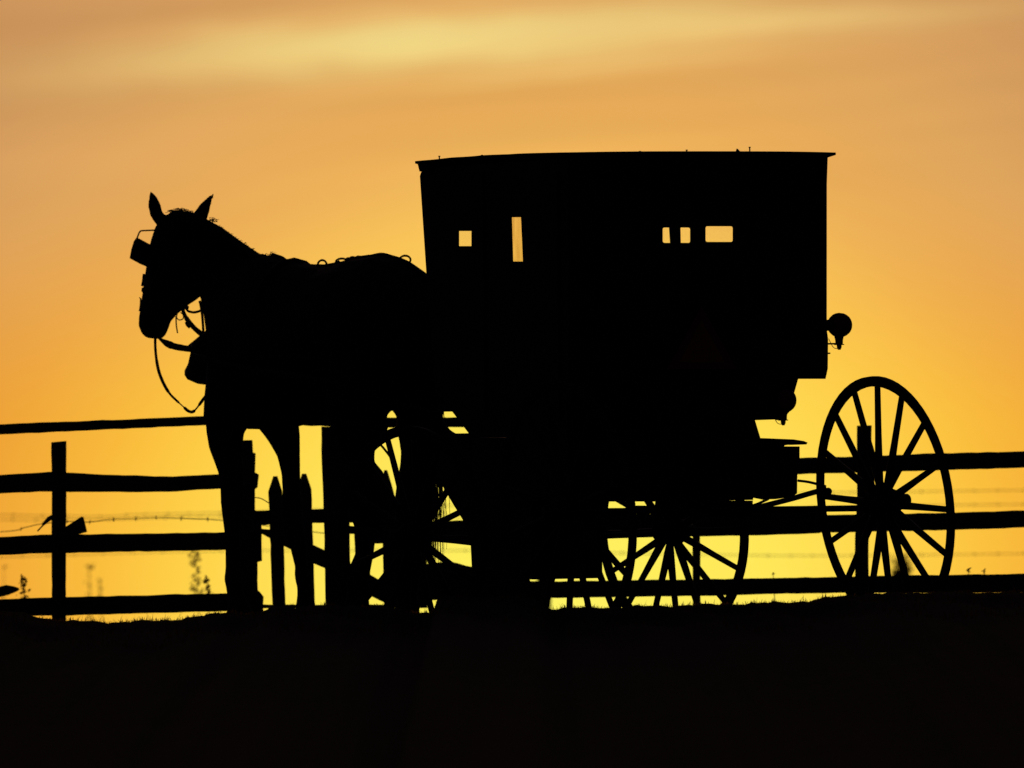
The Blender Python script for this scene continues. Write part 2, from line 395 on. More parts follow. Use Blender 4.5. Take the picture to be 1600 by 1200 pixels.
wire_thing('barbed_wire_fence', 'thin nearer strand of barbed wire sagging behind the left board fence',
           [[(-190, 838), (0, 831), (40, 824), (62, 819), (105, 815), (136, 816), (173, 812), (208, 810.5), (244, 809), (306, 811), (345, 813), (420, 822), (520, 835)]], [-200, 523], 9)
wire_thing('barbed_wire_fence', 'blurred three strand barbed wire fence far behind the board fences',
           [[(-180, 800), (136, 807), (215, 804), (345, 801), (700, 790), (850, 785), (1200, 772), (1440, 768), (1600, 766), (1800, 765)],
            [(-180, 808), (0, 812), (150, 812), (345, 807), (700, 808), (850, 808), (1200, 795), (1440, 790), (1600, 788), (1800, 786)],
            [(-180, 874), (0, 870), (345, 861), (700, 860), (850, 862), (1200, 868), (1440, 867), (1600, 865), (1800, 864)]], [-240, 530, 850, 1850], 27)

# weeds
def weed(px, top, y, n, spread, label, leaf=.012, leanx=0, bare=.0):
    base = W(px, 990, y); base.z = ground_z(base.x, y)
    tp = W(px+leanx, top, y)
    b = MB(); b.tube([base, (base+tp)/2+Vector((.01, 0, 0)), tp], [.003, .0025, .0015], 5)
    root = b.build('weed', 'weed'); me = root.data
    for v in me.vertices: v.co = v.co - base
    root.location = base; tag(root, label, 'weed')
    lf = MB()
    for i in range(n):
        k = bare + (1-bare)*random.random()
        p = base.lerp(tp, k) - base; a = random.uniform(0, 2*PI)
        off = Vector((math.cos(a), math.sin(a), random.uniform(-.2, .7)))*spread*random.uniform(.2, 1)*(1.15-k*.6)
        q = p+off; lf.tube([p, q], .0012, 3)
        for _ in range(4):
            c = q + Vector([random.gauss(0, leaf*.6) for _ in range(3)]); nrm = Vector([random.gauss(0, 1) for _ in range(3)]).normalized()
            t1 = nrm.orthogonal().normalized()*leaf*random.uniform(.5, 1.1); t2 = nrm.cross(t1)*.55
            lf.add([c-t1, c+t2, c+t1, c-t2], [(0, 1, 2, 3)])
    o = lf.build('leaf', 'weed', root); o['kind'] = 'stuff'
    return root
weed(310, 862, 18, 46, .055, 'tallest blurred leafy weed behind the fence, just left of the horse foreleg', leanx=-4, bare=.62)
weed(324, 905, 11, 22, .03, 'small dark sprig standing on the bottom rail line beside the foreleg', bare=.75)
weed(140, 882, 30, 22, .05, 'faint blurred weed stalk between the left post and the taller weed', bare=.55)
weed(156, 905, 30, 10, .03, 'short faint weed beside the blurred stalk right of the left post', bare=.75)
weed(35, 905, 9, 26, .035, 'dark seed headed weed left of the square post', bare=.7, leanx=2)
weed(6, 885, 32, 12, .03, 'faint weed at the far left edge of the field', bare=.6)
weed(1405, 876, 36, 90, .07, 'blurred dark bush seen low through the spokes of the rear wheel', leaf=.03, leanx=4, bare=.7)
weed(1513, 889, 7, 8, .018, 'hooked dry stalk over the bottom rail right of the rear wheel', leaf=.006, bare=.92)
weed(1538, 889, 7, 5, .012, 'tiny seed head stalk over the bottom rail near the right edge', leaf=.006, bare=.96)
weed(1208, 895, 7, 4, .006, 'tiny dot headed stalk over the bottom rail left of the rear wheel', leaf=.005, bare=.98)
# fallen branch end & twig on post
b = MB(); b.tube(smooth_path([W(-60, 930, 6.5), W(-10, 926, 6.5), W(12, 922, 6.5), W(30, 920.5, 6.5)]), [.03]*7+[.026]*6+[.022, .019, .016, .012, .008, .004], 7)
o = b.build('branch', 'shaft_wood'); tag(o, 'blunt dark branch end poking in at the left edge above the bottom rail', 'branch')
b = MB(); b.tube([W(82, 808, FY-.1), W(76, 811, FY-.1), W(71, 816, FY-.1), W(66, 822, FY-.1), W(58.5, 830, FY-.1)], [.014, .013, .01, .004, .004], 6)
o = b.build('twig', 'shaft_wood'); tag(o, 'short twig caught in the wire at the left fence post', 'twig')

# ------------------------------------------------------------------ buggy
TH = 60
BM = Matrix.Translation(W(1141, 990, 0)) @ Matrix.Rotation(rad(180-TH), 4, 'Z') @ Matrix.Rotation(rad(-1.3), 4, 'X')
BI = BM.inverted()
buggy = empty('horse_buggy', BM, 'black enclosed four wheeled buggy with small windows and spoked wheels behind the horse', 'buggy')
def onp(px, py, axis, val):
    o_ = BI @ CAM; d = BI.to_3x3() @ ray(px, py); k = (val - o_[axis])/d[axis]; return o_ + d*k
X0 = .293
pL = onp(888, 450, 0, X0); pR = onp(1292, 450, 0, X0); YL, YR = pL.y, pR.y
def rr(px, py): p = onp(px, py, 0, X0); return (p.y, p.z)         # on the rear face
def ss(px, py, d=0.0): p = onp(px, py, 1, YL-d); return (p.x, p.z)         # on the left side
TW = .010
# rear wall, with two rounded window openings
def rrect(x0, y0, x1, y1, c, f):
    q = [(x0+c, y0), (x1-c, y0), (x1-.3*c, y0+.3*c), (x1, y0+c), (x1, y1-c), (x1-.3*c, y1-.3*c), (x1-c, y1), (x0+c, y1), (x0+.3*c, y1-.3*c), (x0, y1-c), (x0, y0+c), (x0+.3*c, y0+.3*c)]
    return [f(a, b_) for a, b_ in q]
rw = [rrect(1034.5, 355.5, 1080, 379.5, 2.6, rr), rrect(1101.5, 353.5, 1146.5, 378, 2.6, rr)]
b = MB(); b.panel([[rr(888, 246), rr(1293.5, 244), rr(1290.5, 330), rr(1291, 420), rr(1290, 500), rr(1294, 530), rr(1293.5, 576), rr(1290, 592), rr(888, 592)]] + rw, lambda y, z: (X0, y, z), (TW, 0, 0))
rear = b.build('rear_wall', 'black_paint', buggy)
for q in rw:
    y0, y1 = min(p[0] for p in q), max(p[0] for p in q); z0, z1 = min(p[1] for p in q), max(p[1] for p in q)
    b = MB(); b.box((X0+TW*.5, (y0+y1)/2, (z0+z1)/2), .003, y1-y0, z1-z0); b.build('window_pane', 'clear_pane', rear)
    e = .006; fr = MB()
    fr.panel([[(y0-e*3, z0-e*3), (y1+e*3, z0-e*3), (y1+e*3, z1+e*3), (y0-e*3, z1+e*3)], list(reversed([(p[0], p[1]) for p in q]))], lambda y, z: (X0-.006, y, z), (.005, 0, 0))
    fr.build('window_frame', 'black_paint', rear)
# side walls
prof = [ss(888, 247), ss(661, 262), ss(660.5, 262), ss(656, 275), ss(661, 350), ss(667, 440), ss(680, 612), ss(692, 624), ss(736, 682), ss(888, 682)]
w1 = [ss(714.5, 361), ss(736.5, 361), ss(736.5, 384.5), ss(714.5, 384.5)]
w2 = [ss(797, 339.5), ss(814, 339.5), ss(817, 408.5), ss(799, 408.5)]
b = MB(); b.panel([prof, w1, w2], lambda x, z: (x, YL, z), (0, -TW, 0)); sl = b.build('side_wall', 'black_paint', buggy)
for q, m in ((w1, 'clear_pane'), (w2, 'dusty_pane')):
    b = MB(); b.panel([q], lambda x, z: (x, YL-TW*.5, z), (0, -.003, 0)); b.build('window_pane', m, sl)
# door stiles, proud of the left side
for a, c in ((752, 756), (868, 872)):
    b = MB(); b.panel([[ss(a, 268), ss(c, 268), ss(c+4, 655), ss(a+4, 655)]], lambda x, z: (x, YL+.001, z), (0, .008, 0)); b.build('door_trim', 'black_paint', sl)
xf = [(ss(0+656, 275)[0])]
def xfront(z):
    pts = sorted([(p[1], p[0]) for p in prof[3:8]]); return interp(z, pts)
zt, zb = ss(700, 338)[1], ss(700, 420)[1]
xr0 = X0+.60; xr1 = xfront(1.8)-.006
ro = [(xr0, zb), (xr1, zb), (xr1, zt+.02), (xr0, zt+.02)]
profr = prof[:6] + [ss(678, 590), ss(888, 590)]
b = MB(); b.panel([profr, ro], lambda x, z: (x, YR, z+.0), (0, TW, 0)); sr = b.build('side_wall', 'black_paint', buggy)
b = MB(); b.panel([ro], lambda x, z: (x, YR+TW*.5, z), (0, .003, 0)); b.build('window_pane', 'clear_pane', sr)
# front wall with windscreen
zmin, zmax = ss(680, 612)[1], ss(656, 275)[1]
wy0, wy1 = YL-.12, YR+.056
b = MB(); b.panel([[(YL-TW-.001, zmin), (YR+TW+.001, zmin), (YR+TW+.001, zmax), (YL-TW-.001, zmax)], [(wy0, zb-.02), (wy1, zb-.02), (wy1, zt+.06), (wy0, zt+.06)]],
                  lambda y, z: (xfront(z)-.002, y, z), (-TW, 0, 0)); fw = b.build('front_wall', 'black_paint', buggy)
b = MB(); b.panel([[(wy0, zb-.02), (wy1, zb-.02), (wy1, zt+.06), (wy0, zt+.06)]], lambda y, z: (xfront(z)-.015, y, z), (-.003, 0, 0)); b.build('windscreen', 'clear_pane', fw)
# cabin floor and underside
zf = rr(1000, 592)[1]
b = MB(); b.box(((X0+1.45)/2, (YL+YR)/2, zf+.012), 1.45-X0-.06, YL-YR-2*TW-.004, .02); b.build('cabin_floor', 'black_paint', buggy)
# roof
rl = onp(885, 239, 0, X0-.035); rrt = onp(1306, 238, 0, X0-.035); flc = onp(648.5, 252, 1, YL+.02)
rf = MB(); nu, nv = 32, 32; top = []; bot = []
for i in range(nu+1):
    s_ = i/nu; x = (X0-.035) + (flc.x-(X0-.035))*s_
    for j in range(nv+1):
        q = j/nv; y = (YL+.02)*(1-q) + rrt.y*q
        ze = (rl.z*(1-q)+rrt.z*q)*(1-s_) + (flc.z*(1-q)+(flc.z+.012)*q)*s_
        z = ze + .006*(1-(2*q-1)**4) + .010*4*s_*(1-s_)*(1-q) + .0008*math.sin(27*s_+q*5)
        edge = min(q, 1-q, s_*1.0, (1-s_)*1.0)*1.38/.055
        top.append((x, y, z)); bot.append((x, y, z - (.011 + .026*min(1, edge))))
n_ = len(top); fs = []
for i in range(nu):
    for j in range(nv):
        a = i*(nv+1)+j; q4 = (a, a+1, a+nv+2, a+nv+1); fs.append(q4); fs.append(tuple(n_+k for k in q4[::-1]))
def ed(a, b_): fs.append((a, b_, n_+b_, n_+a))
for i in range(nu): ed((i+1)*(nv+1), i*(nv+1)); ed(i*(nv+1)+nv, (i+1)*(nv+1)+nv)
for j in range(nv): ed(j, j+1); ed(nu*(nv+1)+j+1, nu*(nv+1)+j)
rf.add(top+bot, fs); roof = rf.build('roof', 'roof_canvas', buggy, smooth=False)
# cornice strip under the roof at the front
b = MB(); b.panel([[ss(656, 256), ss(674, 256), ss(674, 268), ss(659, 268)]], lambda x, z: (x, YL+.012, z), (0, YR-YL-.024, 0)); b.build('front_cornice', 'black_paint', roof)
for (px, py, hh) in ((686.5, 249, 5), (753, 245, 2.5), (1000, 238.5, 2), (1073, 236.5, 2), (1171.5, 237, 7)):
    p = onp(px, py, 0, X0+.02) if px > 888 else onp(px, py, 1, YL-.02)
    b = MB(); b.tube([p-Vector((0, 0, .02)), p+Vector((0, 0, hh/348))], .0035, 6); b.tube([p+Vector((0, 0, hh/348-.002)), p+Vector((0, 0, hh/348+.002))], .006, 6); b.build('roof_bolt', 'iron', roof)
p = onp(1153, 236, 0, X0+.02)
b = MB(); b.add([p+Vector((0, .016, -.01)), p+Vector((0, -.02, -.01)), p+Vector((.02, 0, -.01)), p+Vector((0, .006, .012)), p+Vector((0, -.002, .008))], [(0, 1, 2), (0, 1, 4, 3), (1, 2, 4), (2, 0, 3), (2, 3, 4)]); b.build('roof_flap', 'roof_canvas', roof)
# lower body
b = MB(); b.panel([[rr(900, 584), rr(1251, 588), rr(1249.5, 592), rr(1243, 615), rr(1238.5, 640), rr(1226, 655), rr(900, 657)]], lambda y, z: (X0+.013, y, z), (.62, 0, 0)); b.build('lower_body', 'black_paint', buggy)
b = MB(); b.panel([[rr(892, 648), rr(1180, 648), rr(1183, 656), rr(1192, 686), rr(1187, 715), rr(1180, 781), rr(892, 781)]], lambda y, z: (X0+.019, y, z), (.56, 0, 0)); b.build('box_bed', 'black_paint', buggy)
b = MB(); b.panel([[ss(738, 684, .02), ss(888, 684, .02), ss(888, 776, .02), ss(738, 776, .02)]], lambda x, z: (x+.002, YL-.02, z), (0, -.30, 0)); b.build('side_panel', 'black_paint', buggy)
b = MB(); b.panel([[ss(a_, b_, .03) for a_, b_ in ((733, 677), (690, 677.5), (680, 720), (683, 750), (693, 762), (708, 788), (723, 812), (735, 845), (738, 903), (832, 905.5), (832, 778), (737, 778))]], lambda x, z: (x, YL-.03, z), (0, -.365, 0)); b.build('foot_well', 'black_paint', buggy)
b = MB(); b.panel([[ss(a_, b_, .03) for a_, b_ in ((684, 631), (700, 630.5), (712, 643), (684, 643.5))]], lambda x, z: (x, YL-.03, z), (0, -.1, 0)); b.build('dash_bracket', 'black_paint', buggy)
b = MB(); b.panel([[rr(a_, b_) for a_, b_ in ((1078, 782), (1180, 782), (1179, 807), (1035, 807), (1038, 783), (1070, 782), (1069, 793), (1077, 793))]], lambda y, z: (X0+.02, y, z), (.06, 0, 0)); b.build('rear_bolster', 'shaft_wood', buggy)
# rear platform, under-box
pz = onp(1185, 690, 0, X0-.1)
def pl(px, py, x): p = onp(px, py, 0, x); return (p.y, p.z)
XP = X0-.11
b = MB(); b.panel([[pl(1100, 684, XP), pl(1192, 684.5, XP), pl(1240, 686.5, XP), pl(1256, 689, XP), pl(1262, 691.5, XP), pl(1260, 694.5, XP), pl(1240, 693.5, XP), pl(1226, 696, XP), pl(1225, 698, XP), pl(1100, 698, XP)]], lambda y, z: (XP, y, z), (.14, 0, 0)); b.build('rear_step', 'shaft_wood', buggy)
b = MB(); b.panel([[pl(1120, 697, XP+.02), pl(1249.5, 697.5, XP+.02), pl(1249.5, 716, XP+.02), pl(1246, 740, XP+.02), pl(1245.5, 771, XP+.02), pl(1238, 776, XP+.02), pl(1212, 780, XP+.02), pl(1186, 775, XP+.02), pl(1120, 779, XP+.02)]], lambda y, z: (XP+.02, y, z), (.12, 0, 0)); b.build('tool_box', 'black_paint', buggy)
b = MB(); b.tube([onp(1192, 774, 0, XP+.04), onp(1192.5, 783, 0, XP+.04)], [.005, .002], 6); b.build('drain_plug', 'iron', buggy)
b = MB(); b.tube(smooth_path([onp(1247, 751, 0, XP+.08), onp(1265, 753.5, 0, XP+.08), onp(1290, 760, 0, XP+.08)]), .0065, 6); b.build('brake_rod', 'iron', buggy)
b = MB(); b.tube(smooth_path([onp(1165, 797, 0, XP+.08), onp(1195, 790, 0, XP+.08), onp(1238, 779, 0, XP+.08), onp(1262, 772, 0, XP+.08), onp(1290, 764, 0, XP+.08)]), .0125, 8); b.build('spring_hanger', 'iron', buggy)
b = MB(); b.sphere(onp(1294, 768, 0, XP+.08), .018, 12, 8); b.build('shackle_bolt', 'iron', buggy)
# slow-vehicle triangle on the rear wall
tri = [rr(1095, 478), rr(1150, 577), rr(1041, 577)]
cx_ = (sum(p[0] for p in tri)/3, sum(p[1] for p in tri)/3)
inn = [(cx_[0]+(p[0]-cx_[0])*.66, cx_[1]+(p[1]-cx_[1])*.66) for p in tri]
b = MB(); b.panel([tri, inn[::-1]], lambda y, z: (X0-.008, y, z), (.006, 0, 0)); wt = b.build('warning_triangle', 'reflector_red', buggy)
b = MB(); b.panel([inn], lambda y, z: (X0-.007, y, z), (.005, 0, 0)); b.build('triangle_face', 'reflector_orange', wt)
# round lamps
def lamp(px, py, r_px, x, mount, lens):
    c = onp(px, py, 0, x); R = r_px/348
    b = MB(); rg = []
    for dx, k in ((-.035, .02), (-.033, .5), (-.028, .8), (-.018, .97), (0, 1.0), (.012, .98), (.03, .85), (.045, .6), (.055, .3), (.058, .02)):
        rg.append([c+Vector((dx, math.cos(a*PI/12)*R*k, math.sin(a*PI/12)*R*k)) for a in range(24)])
    b.rings(rg); lp = b.build('lamp', 'black_paint', buggy, smooth=True)
    b = MB(); rg = []
    for dx, k in ((-.030, .90), (-.039, .80), (-.044, .5), (-.046, .02)):
        rg.append([c+Vector((dx, math.cos(a*PI/12)*R*k, math.sin(a*PI/12)*R*k)) for a in range(24)])
    b.rings(rg); b.build('lens', lens, lp, smooth=True)
    b = MB(); b.tube([c+Vector((.005, 0, -R*.9)), c+Vector((.005, 0, -R-.012)), c+Vector((.005, 0, -R-.03))], [.022, .018, .017], 10)
    b.tube([c+Vector((.005, 0, -R-.03)), c+Vector((.005, 0, -R-.034))], .026, 6)
    b.tube([c+Vector((.005, 0, -R-.034)), c+Vector((.005, 0, -R-.046)), c+Vector((.005, 0, -R-.056))], [.012, .011, .006], 8); b.build('lamp_stem', 'iron', lp)
    q = c+Vector((.005, 0, -R-.028)); b = MB(); b.tube([q, q+Vector((0, mount, 0))], .0045, 6); b.build('bracket', 'iron', lp)
    b = MB(); b.tube(smooth_path([c+Vector((.005, 0, -R-.05)), c+Vector((.005, .03*1, -R-.045)), c+Vector((.005, .055, -R-.005))]), .0016, 5); b.build('cable', 'iron', lp)
    return lp, c
l1, c1 = lamp(1311.5, 508, 19.5, X0+.02, .08, 'red_lens')
b = MB(); b.box((c1.x+.01, c1.y+.058, c1.z+.0), .03, .04, .05); b.build('mount', 'iron', l1)
l2, c2 = lamp(1224, 625.5, 20, X0-.04, .04, 'amber_lens')
b = MB(); b.tube([onp(1291, 552, 0, X0+.01), onp(1297, 552, 0, X0+.01)], .004, 6); b.build('stud', 'iron', buggy)

# wheels
def wheel_meshes(R, rimw, rimd, hubr, nsp, spr):
    seg = 64; m = MB(); rg = []
    for i in range(seg):
        a = 2*PI*i/seg; c, s_ = math.cos(a), math.sin(a)
        rg.append([Vector((c*q, y, s_*q)) for q, y in ((R-.006, -rimd/2), (R-.006, rimd/2), (R-rimw*.7, rimd/2), (R-rimw, rimd*.3), (R-rimw, -rimd*.3), (R-rimw*.7, -rimd/2))])
    m.rings(rg, closed=True); rim = m.mesh('wheel', 'spoke_paint')
    m = MB(); rg = []
    for i in range(seg):
        a = 2*PI*i/seg; c, s_ = math.cos(a), math.sin(a)
        rg.append([Vector((c*q, y, s_*q)) for q, y in ((R-.007, -rimd/2-.002), (R, -rimd/2-.001), (R, rimd/2+.001), (R-.007, rimd/2+.002))])
    m.rings(rg, closed=True); tyre = m.mesh('tyre', 'iron')
    m = MB(); rg = []
    for y, q in ((.10, .03), (.10, hubr*.7), (.04, hubr), (.0, hubr*1.15), (-.03, hubr*1.15), (-.06, hubr*.9), (-.085, .032), (-.12, .028), (-.125, .024), (-.128, .002)):
        rg.append([Vector((math.cos(2*PI*k/20)*q, y, math.sin(2*PI*k/20)*q)) for k in range(20)])
    m.rings(rg); hub = m.mesh('hub', 'spoke_paint', True)
    sp = []
    for k in range(nsp):
        a = PI/2 + 2*PI*k/nsp; st = .012*(-1)**k; d = Vector((math.cos(a), 0, math.sin(a)))
        m = MB(); m.tube([d*hubr+Vector((0, st+.012, 0)), d*(hubr+.05)+Vector((0, st+.012, 0)), d*(R*.55)+Vector((0, st*.5+.006, 0)), d*(R-rimw+.004)], [spr*1.15, spr*1.2, spr*.95, spr*.85], 8, 1.0)
        sp.append(m.mesh('spoke', 'spoke_paint', True))
    return rim, tyre, hub, sp
rearW = wheel_meshes(.575, .046, .020, .058, 16, .0165)
frontW = wheel_meshes(.502, .044, .020, .054, 16, .0155)
def put_wheel(ms, loc, steer, side, lean, phase=0.0):
    rim, tyre, hub, sp = ms
    o = link('wheel', rim, buggy)
    rot = Matrix.Rotation(rad(steer), 4, 'Z') @ Matrix.Rotation(rad(lean), 4, 'X')
    if side > 0: rot = rot @ Matrix.Rotation(PI, 4, 'Z')
    o.matrix_local = Matrix.Translation(loc) @ rot @ Matrix.Rotation(rad(phase), 4, 'Y')
    link('tyre', tyre, o); link('hub', hub, o)
    for s_ in sp: link('spoke', s_, o)
    return o
TR = .828
put_wheel(rearW, Vector((0, TR, .575)), 0, 1, -5.5, 11.25)
put_wheel(rearW, Vector((0, -TR, .575)), 0, -1, -5.5, -4)
XA = 1.65; ST = 12; TF = .805
da = Vector((-math.sin(rad(ST)), math.cos(rad(ST)), 0))
zfw = .468
cA = Vector((XA, 0, zfw)) + da*TF; cB = Vector((XA, 0, zfw)) - da*TF
put_wheel(frontW, cA, ST, 1, -2.2, 5.2); put_wheel(frontW, cB, ST, -1, -2.2)
# axles, perch, springs
b = MB(); b.tube([(0, TR-.09, .56), (0, 0, .555), (0, -TR+.09, .552)], .014, 8); b.build('axle', 'iron', buggy)
b = MB(); b.tube([Vector((XA, 0, zfw-.01))+da*(TF-.09), Vector((XA, 0, zfw-.02)), Vector((XA, 0, zfw-.01))-da*(TF-.09)], .014, 8); b.build('axle', 'iron', buggy)
b = MB(); b.tube([(0, 0, .555), (.8, 0, .57), (XA, 0, .50)], .016, 8); b.build('perch_pole', 'shaft_wood', buggy)
def spring(x, z, half, hgt, d=Vector((0, 1, 0))):
    b = MB()
    for s_ in (-1, 1):
        for lf in range(3):
            k = 1-.25*lf; pts = [Vector((x, 0, z)) + d*(half*k*q) + Vector((0, 0, s_*(hgt*(1-(q*k)**2)+lf*.008))) for q in (-1, -.75, -.5, -.25, 0, .25, .5, .75, 1)]
            b.tube(pts, .006, 4, 3.0)
    b.build('leaf_spring', 'iron', buggy)
spring(0.0, .60, .21, .045); spring(XA, .57, .40, .06, da)
b = MB(); b.tube([(XA, 0, .50), (XA, 0, .72)], .05, 12); b.build('turntable', 'iron', buggy)
b = MB(); b.box(((X0+XA+.05)/2+.3, 0, .70), .75, .10, .04); b.build('reach_beam', 'shaft_wood', buggy)

# ------------------------------------------------------------------ horse
TH2 = rad(50); HC = 510; HY0 = 3.0
def yc(px): return HY0 + (HC-px)/348*math.tan(TH2)
hbase = W(HC, 1000, HY0); hbase.z = ground_z(hbase.x, HY0)
horse = empty('horse', Matrix.Translation(hbase), 'dark harnessed horse standing in front of the buggy, facing left with its head lowered', 'horse')
hb_ = MB()
def station_tube(st, yfun, th, n=20, mb=hb_):
    lat = Vector((-math.sin(th), -math.cos(th), 0)); rg = []
    for (x1, y1, x2, y2, w_) in st:
        mx, my = (x1+x2)/2, (y1+y2)/2; dx, dy = x1-x2, y1-y2; L = math.hypot(dx, dy); nx_, ny_ = dx/L, dy/L; hL = L/2
        B = w_*math.sin(th)*348*abs(nx_); A = math.sqrt(max(hL*hL-B*B, (.45*hL)**2))
        C = W(mx, my, yfun(mx)); a3 = W(mx+nx_*A, my+ny_*A, yfun(mx+nx_*A)) - C
        rg.append([C + a3*math.cos(2*PI*k/n) + lat*(w_*math.sin(2*PI*k/n)) for k in range(n)])
    mb.rings(rg)
def leg_tube(pts, side, n=16):
    rg = []; P = []
    for (px, py, r_) in pts:
        pm = px + side*45; y = yc(pm) - side*.11; P.append((W(px, py, y), r_/348*1.04))
    hb_.tube([p for p, _ in P], [q for _, q in P], n)
# trunk
station_tube([(343, 500, 343, 620, .045), (351, 470, 351, 648, .10), (364, 436, 364, 664, .165), (388, 408, 388, 671, .20), (420, 398, 420, 672, .22), (440, 402, 440, 668, .235), (470, 410, 470, 660, .26),
              (520, 416, 520, 652, .28), (560, 404, 560, 646, .285), (597, 398, 597, 643, .275), (625, 405, 625, 642, .25), (648, 420, 648, 640, .22), (664, 437, 664, 636, .17), (678, 470, 678, 600, .10)], yc, TH2)
# neck
station_tube([(440, 403, 345, 610, .12), (425, 399, 334, 560, .125), (402, 393, 327, 508, .11), (372, 373.5, 321, 474, .09), (344, 353.5, 306, 448, .078), (318, 339, 285, 420, .07), (300, 335, 268, 400, .06)], yc, TH2)
# head
TH3 = rad(35); yh0 = yc(300)
def yh(px): return yh0 + (300-px)/348*math.tan(TH3)
station_tube([(275, 329, 312, 334, .04), (257, 336, 325, 346, .07), (243, 352, 332, 385, .085), (236, 375, 332, 425, .098), (231, 400, 326, 452, .09), (227.5, 425, 308, 469, .075), (224, 448, 291, 480, .062),
              (220, 475, 276, 493, .056), (217, 493, 267, 503, .054), (216, 508, 263.5, 514, .05), (221, 521, 259, 524, .042), (229, 528, 252, 530, .025)], yh, TH3)
# ears
hb_.tube([W(256, 352, yh(250)-.07), W(249.5, 342, yh(250)-.08), W(244, 333, yh(250)-.08), W(241, 320, yh(250)-.08), W(238.6, 309, yh(250)-.08), W(235.5, 301, yh(250)-.08), W(234.5, 298, yh(250)-.08)], [.030, .031, .032, .031, .021, .011, .004], 14, .62)
hb_.tube([W(310, 344, yh(300)+.06), W(316, 332, yh(300)+.07), W(321, 322, yh(300)+.07), W(327, 312, yh(300)+.07), W(334.5, 302, yh(300)+.07)], [.038, .034, .027, .016, .006], 12, .62)
# legs
leg_tube([(358, 560, 34), (354, 630, 36), (355, 655, 38), (353.5, 666, 33), (352, 676, 30), (353, 697, 27), (356.5, 716, 23), (361, 736, 20.5), (363, 765, 19), (362.5, 785, 18), (362, 799, 16), (363, 833, 12.5), (364, 861, 12), (364, 889, 12), (364.5, 904, 14.5), (366, 918, 13), (369, 934, 13.5), (373, 950, 19), (375, 975, 23), (375, 992, 25)], 1)
leg_tube([(428, 560, 40), (430, 635, 37), (435, 659, 34), (440, 671, 29), (445, 686, 25), (451, 710, 18.5), (454.5, 740, 15), (455.5, 768, 14.5), (456, 785, 17), (456, 800, 17), (459, 828, 17), (466, 850, 14), (470.5, 885, 10), (471.5, 896, 12), (475, 907, 13.5), (476.5, 918, 12.5), (477, 930, 13), (477.5, 945, 15.5), (478, 970, 20), (478, 986, 22)], -1)
leg_tube([(575, 540, 60), (563, 600, 52), (559, 638, 53), (559, 653, 46), (562, 671, 46), (562, 683, 37), (560, 695, 29), (562, 708, 24), (563, 727, 23), (571, 744, 29), (573.5, 780, 30), (572, 806, 28), (572.5, 820, 20), (571, 838, 16.5), (569, 868, 14.5), (562, 890, 17), (561, 905, 18), (559, 928, 17), (558, 950, 20), (556, 975, 23), (556, 992, 25)], 1)
leg_tube([(650, 540, 50), (652, 600, 44), (655, 638, 43), (655, 653, 35), (654, 672, 36), (652, 690, 29), (650, 708, 24), (649, 727, 24), (647, 755, 27), (645, 785, 29), (642, 812, 25), (636, 842, 20), (633, 870, 17), (633, 897, 18), (634, 922, 16), (637, 945, 19), (634, 968, 22), (634, 984, 24)], -1)
# one continuous surface
me = hb_.mesh('horse_raw', None); tmp = bpy.data.objects.new('tmp', me); COL.objects.link(tmp)
md = tmp.modifiers.new('r', 'REMESH'); md.mode = 'VOXEL'; md.voxel_size = .0095; md.use_smooth_shade = True
ms_ = tmp.modifiers.new('s', 'SMOOTH'); ms_.factor = .5; ms_.iterations = 3
dg = bpy.context.evaluated_depsgraph_get(); ev = tmp.evaluated_get(dg)
hm_ = bpy.data.meshes.new_from_object(ev); bpy.data.objects.remove(tmp)
for v in hm_.vertices: v.co = v.co - hbase
hm_.name = 'body'; hm_.materials.clear(); hm_.materials.append(MATS['horse_coat']); hm_.polygons.foreach_set('use_smooth', [True]*len(hm_.polygons))
hbody = link('body', hm_, horse)
# hair
def hair(name, strands, r0):
    b = MB()
    for s_ in strands: 
        k = len(s_); b.tube(s_, [r0*(1-.75*i/(k-1)) for i in range(k)], 4)
    return b.build(name, 'horse_hair', horse, off=hbase)
st = []
crest = [(300, 336), (318, 338), (336, 347), (352, 359), (368, 371), (390, 385), (405, 395), (420, 398)]
for i in range(260):
    k = random.random(); x = 300+k*118; y = interp(x, crest)+3
    p = W(x, y, yc(x)); side = 1 if random.random() < .75 else -1
    d = Vector((-math.sin(TH2), -math.cos(TH2), 0))*side
    q = p + d*.05 + Vector((.0, 0, -.02)); e = p + d*random.uniform(.09, .11) + Vector((random.gauss(0, .01), 0, -random.uniform(.08, .16)))
    st.append([p, q, e])
for (x, y, n, hh) in ((330, 342, 10, 9), (334, 344, 6, 7), (414, 398, 6, 8), (424, 398, 5, 14)):
    for _ in range(n):
        p = W(x+random.gauss(0, 3), y+3, yc(x)); a = random.uniform(-1.2, 1.2); l_ = hh/348*random.uniform(.5, 1)
        st.append([p, p+Vector((math.sin(a)*l_*.7, 0, math.cos(a)*l_*.7)), p+Vector((math.sin(a+.9)*l_*1.1, 0, math.cos(a+.9)*l_*.9))])
for _ in range(90):
    x = random.uniform(330, 640); y = interp(x, [(330, 343), (352, 359), (368, 371), (390, 385), (405, 397), (430, 398), (450, 410), (480, 415), (520, 415), (560, 403), (597, 398), (640, 411)])+2
    p = W(x, y, yc(x)); l_ = random.uniform(.006, .017); a = random.uniform(-.3, 1.3)
    st.append([p, p+Vector((math.sin(a)*l_*.6, 0, math.cos(a)*l_*.6)), p+Vector((math.sin(a+.6)*l_, 0, math.cos(a+.6)*l_))])
hair('mane', st, .0022)['kind'] = 'stuff'
st = []
